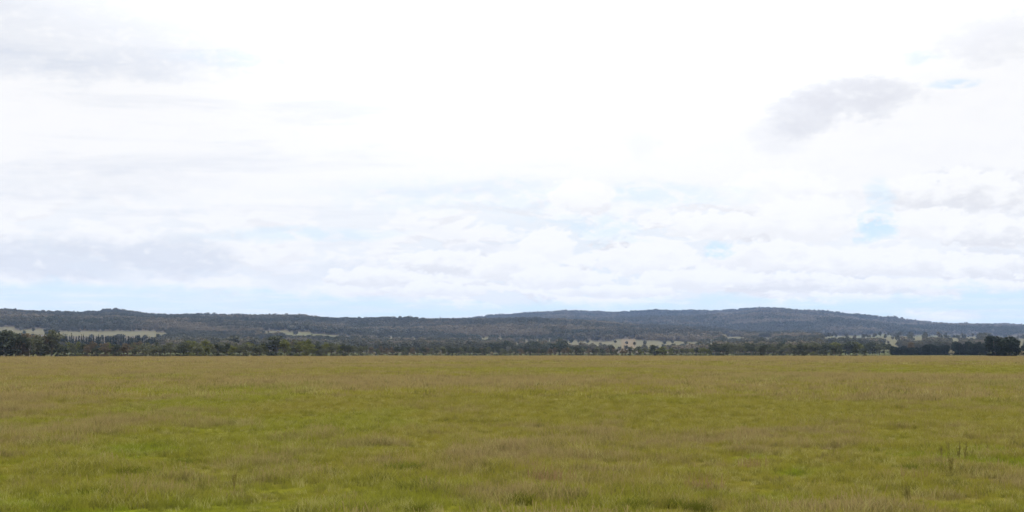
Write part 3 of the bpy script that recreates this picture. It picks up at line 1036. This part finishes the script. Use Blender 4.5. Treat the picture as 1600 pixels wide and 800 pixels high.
# ---- tussocks and weeds that stand out of the sward
TM = {
    'dark': mat_leaf('tussock_dark', (0.070, 0.076, 0.010), (0.105, 0.11, 0.016), 0.3),
    'mid': mat_leaf('tussock_mid', (0.085, 0.095, 0.015), (0.12, 0.13, 0.022), 0.3),
    'rust': mat_leaf('dock_rust', (0.185, 0.118, 0.055), (0.22, 0.15, 0.07), 0.3),
    'stalk': mat_leaf('weed_stalk', (0.14, 0.118, 0.032), (0.17, 0.145, 0.042), 0.2),
}


def ground_item(name, me_, px, py, sx, sz, label, cat, group):
    d = EYE * F / (py - HZ)
    x, y = d * (px - 800) / F, d
    for _ in range(3):
        zz = float(ground_z(np.array([x]), np.array([y]))[0])
        d = (EYE - zz) * F / (py - HZ); x, y = d * (px - 800) / F, d
    o = link(bpy.data.objects.new(name, me_))
    o.location = (x, y, zz); o.scale = (sx, sx, sz); o.rotation_euler = (0, 0, random.uniform(0, 6.28))
    tag(o, label, cat, group)
    return o


tus = {c: [grass_mesh(80 + i, 150, 0.20, 0.10, 0.24, 0.006, TM[c], splay=.75) for i in range(2)] for c in ('dark', 'mid')}
for i, (px, py, sx, sz, c, lab) in enumerate([
    (815, 786, 1.0, 1.0, 'dark', 'darkest round green tussock at the lower middle of the field'),
    (214, 742, 1.5, 0.9, 'dark', 'wide dark tussock beside a lush green patch'),
    (232, 738, 1.0, 0.7, 'mid', 'low tussock touching the wide dark tussock'),
    (153, 776, 1.1, 0.9, 'dark', 'dark olive tussock nearer than the wide one'),
    (170, 778, 0.9, 0.6, 'mid', 'flat tussock touching the dark olive tussock'),
    (537, 744, 1.3, 0.8, 'dark', 'green tussock on bright grass, level with the wide dark tussock'),
    (622, 735, 1.3, 1.0, 'mid', 'olive tussock with upright blades'),
    (648, 733, 0.9, 0.8, 'mid', 'smaller olive tussock next to the upright one'),
    (638, 765, 0.8, 0.7, 'mid', 'small tussock below the olive pair'),
    (900, 783, 1.0, 0.7, 'mid', 'yellowish green tussock near the darkest round one'),
    (993, 794, 1.8, 1.1, 'dark', 'broad dark tussock at the bottom of the field, first of a line of four'),
    (1050, 790, 1.2, 0.9, 'dark', 'second tussock in the line of four at the bottom'),
    (1078, 796, 1.2, 1.0, 'dark', 'third tussock in the line of four at the bottom'),
    (1096, 798, 1.0, 1.0, 'dark', 'last tussock in the line of four at the bottom'),
    (1278, 800, 1.3, 0.9, 'dark', 'dark tussock alone on lush grass at the bottom edge'),
    (1415, 735, 0.8, 0.9, 'mid', 'small tussock between brown patches'),
    (1463, 733, 0.8, 0.9, 'mid', 'small tussock below the tall weed stalks'),
    (655, 797, 1.2, 0.8, 'dark', 'dark tussock at the bottom edge on lush grass'),
    (20, 796, 1.6, 0.7, 'mid', 'low wide tussock in the bottom corner'),
    (285, 723, 1.3, 0.7, 'mid', 'low tussock behind the wide dark one'),
    (90, 740, 0.8, 0.8, 'mid', 'small tussock in a brown patch'),
]):
    ground_item('tussock', tus[c][i % 2], px, py, sx * (0.70 if py < 789 else 0.5), sz * (0.8 if py < 789 else 0.65), lab, 'tussock', 'grass tussocks in the near field')


def stalk_mesh(seed):
    rng = np.random.default_rng(seed)
    parts = []
    for k in range(3):
        a = rng.uniform(0, 6.28); t = np.array([.05 * math.cos(a), .05 * math.sin(a), rng.uniform(.3, .45)])
        parts.append(ring_tube([(0, 0, -.02), t * .5 + [0, 0, .01], t], [.006, .005, .003], 5))
        n = 40
        c = t[None] * rng.uniform(.35, 1.0, n)[:, None] + rng.normal(size=(n, 3)) * .012
        parts.append(quads(c, 0.014, rng))
    v_, f_ = merge(parts)
    return np_mesh('weed', v_, f_, [TM['stalk']])


st = [stalk_mesh(i) for i in range(3)]
for i, (px, py, s, lab) in enumerate([
    (370, 765, 0.55, 'single dark upright weed stalk in yellowish grass'),
    (1467, 716, 0.6, 'darkest tall weed stalk before the green patch'), (1493, 718, 0.7, 'tallest weed stalk in the green patch'),
    (1476, 708, 0.55, 'weed stalk just behind the darkest one'), (1539, 706, 0.5, 'weed stalk standing apart past the green patch'),
    (1502, 720, 0.7, 'short weed stalk in front of the tallest'), (1480, 742, 0.7, 'short weed stalk nearer than the tussock'),
    (1414, 787, 0.6, 'small dark weed stalk near the bottom of the field'), (1300, 712, 0.6, 'thin pale weed stalk among brown seed heads'),
]):
    ground_item('weed_stalk', st[i % 3], px, py, s, s, lab, 'weed', 'weed stalks standing above the grass')

rust = [grass_mesh(95 + i, 60, 0.22, 0.12, 0.26, 0.004, TM['rust'], splay=.3) for i in range(2)]
for i, (px, py, s, lab) in enumerate([
    (848, 752, 1.2, 'reddish brown seed patch above the darkest tussock'), (870, 755, 1.2, 'redder seed patch next to the reddish brown one'), (823, 732, 1.0, 'small rusty seed patch behind the redder ones'),
    (1175, 730, 1.0, 'orange brown seed patch alone in olive grass'), (1428, 752, 1.0, 'pinkish seed patch below the small tussock'), (1100, 765, 1.1, 'rusty seed patch above the line of four tussocks')]):
    ground_item('seeding_dock', rust[i % 2], px, py, s, s, lab, 'weed', 'reddish seeding plants in the grass')

# ------------------------------------------------------------------ haze
hb = 19500.0
z0, z1 = -6.0, 330.0
hv = np.array([(sx * hb, sy * hb, z) for z in (z0, z1) for sx, sy in ((-1, -1), (1, -1), (1, 1), (-1, 1))], float)
hfc = np.array([(0, 3, 2, 1), (4, 5, 6, 7), (0, 1, 5, 4), (1, 2, 6, 5), (2, 3, 7, 6), (3, 0, 4, 7)])
hm = np_mesh('haze', hv, hfc)
mh, N = new_mat('haze_air')
pv = N.n.new('ShaderNodeVolumePrincipled')
pv.inputs['Color'].default_value = (0.42, 0.61, 1.0, 1)
pv.inputs['Density'].default_value = 3.7e-5
pv.inputs['Anisotropy'].default_value = 0.0
o = N.n.new('ShaderNodeOutputMaterial')
N.l.new(pv.outputs[0], o.inputs['Volume'])
hm.materials.append(mh)
haze = link(bpy.data.objects.new('haze', hm))
tag(haze, kind='stuff')
haze.visible_shadow = True
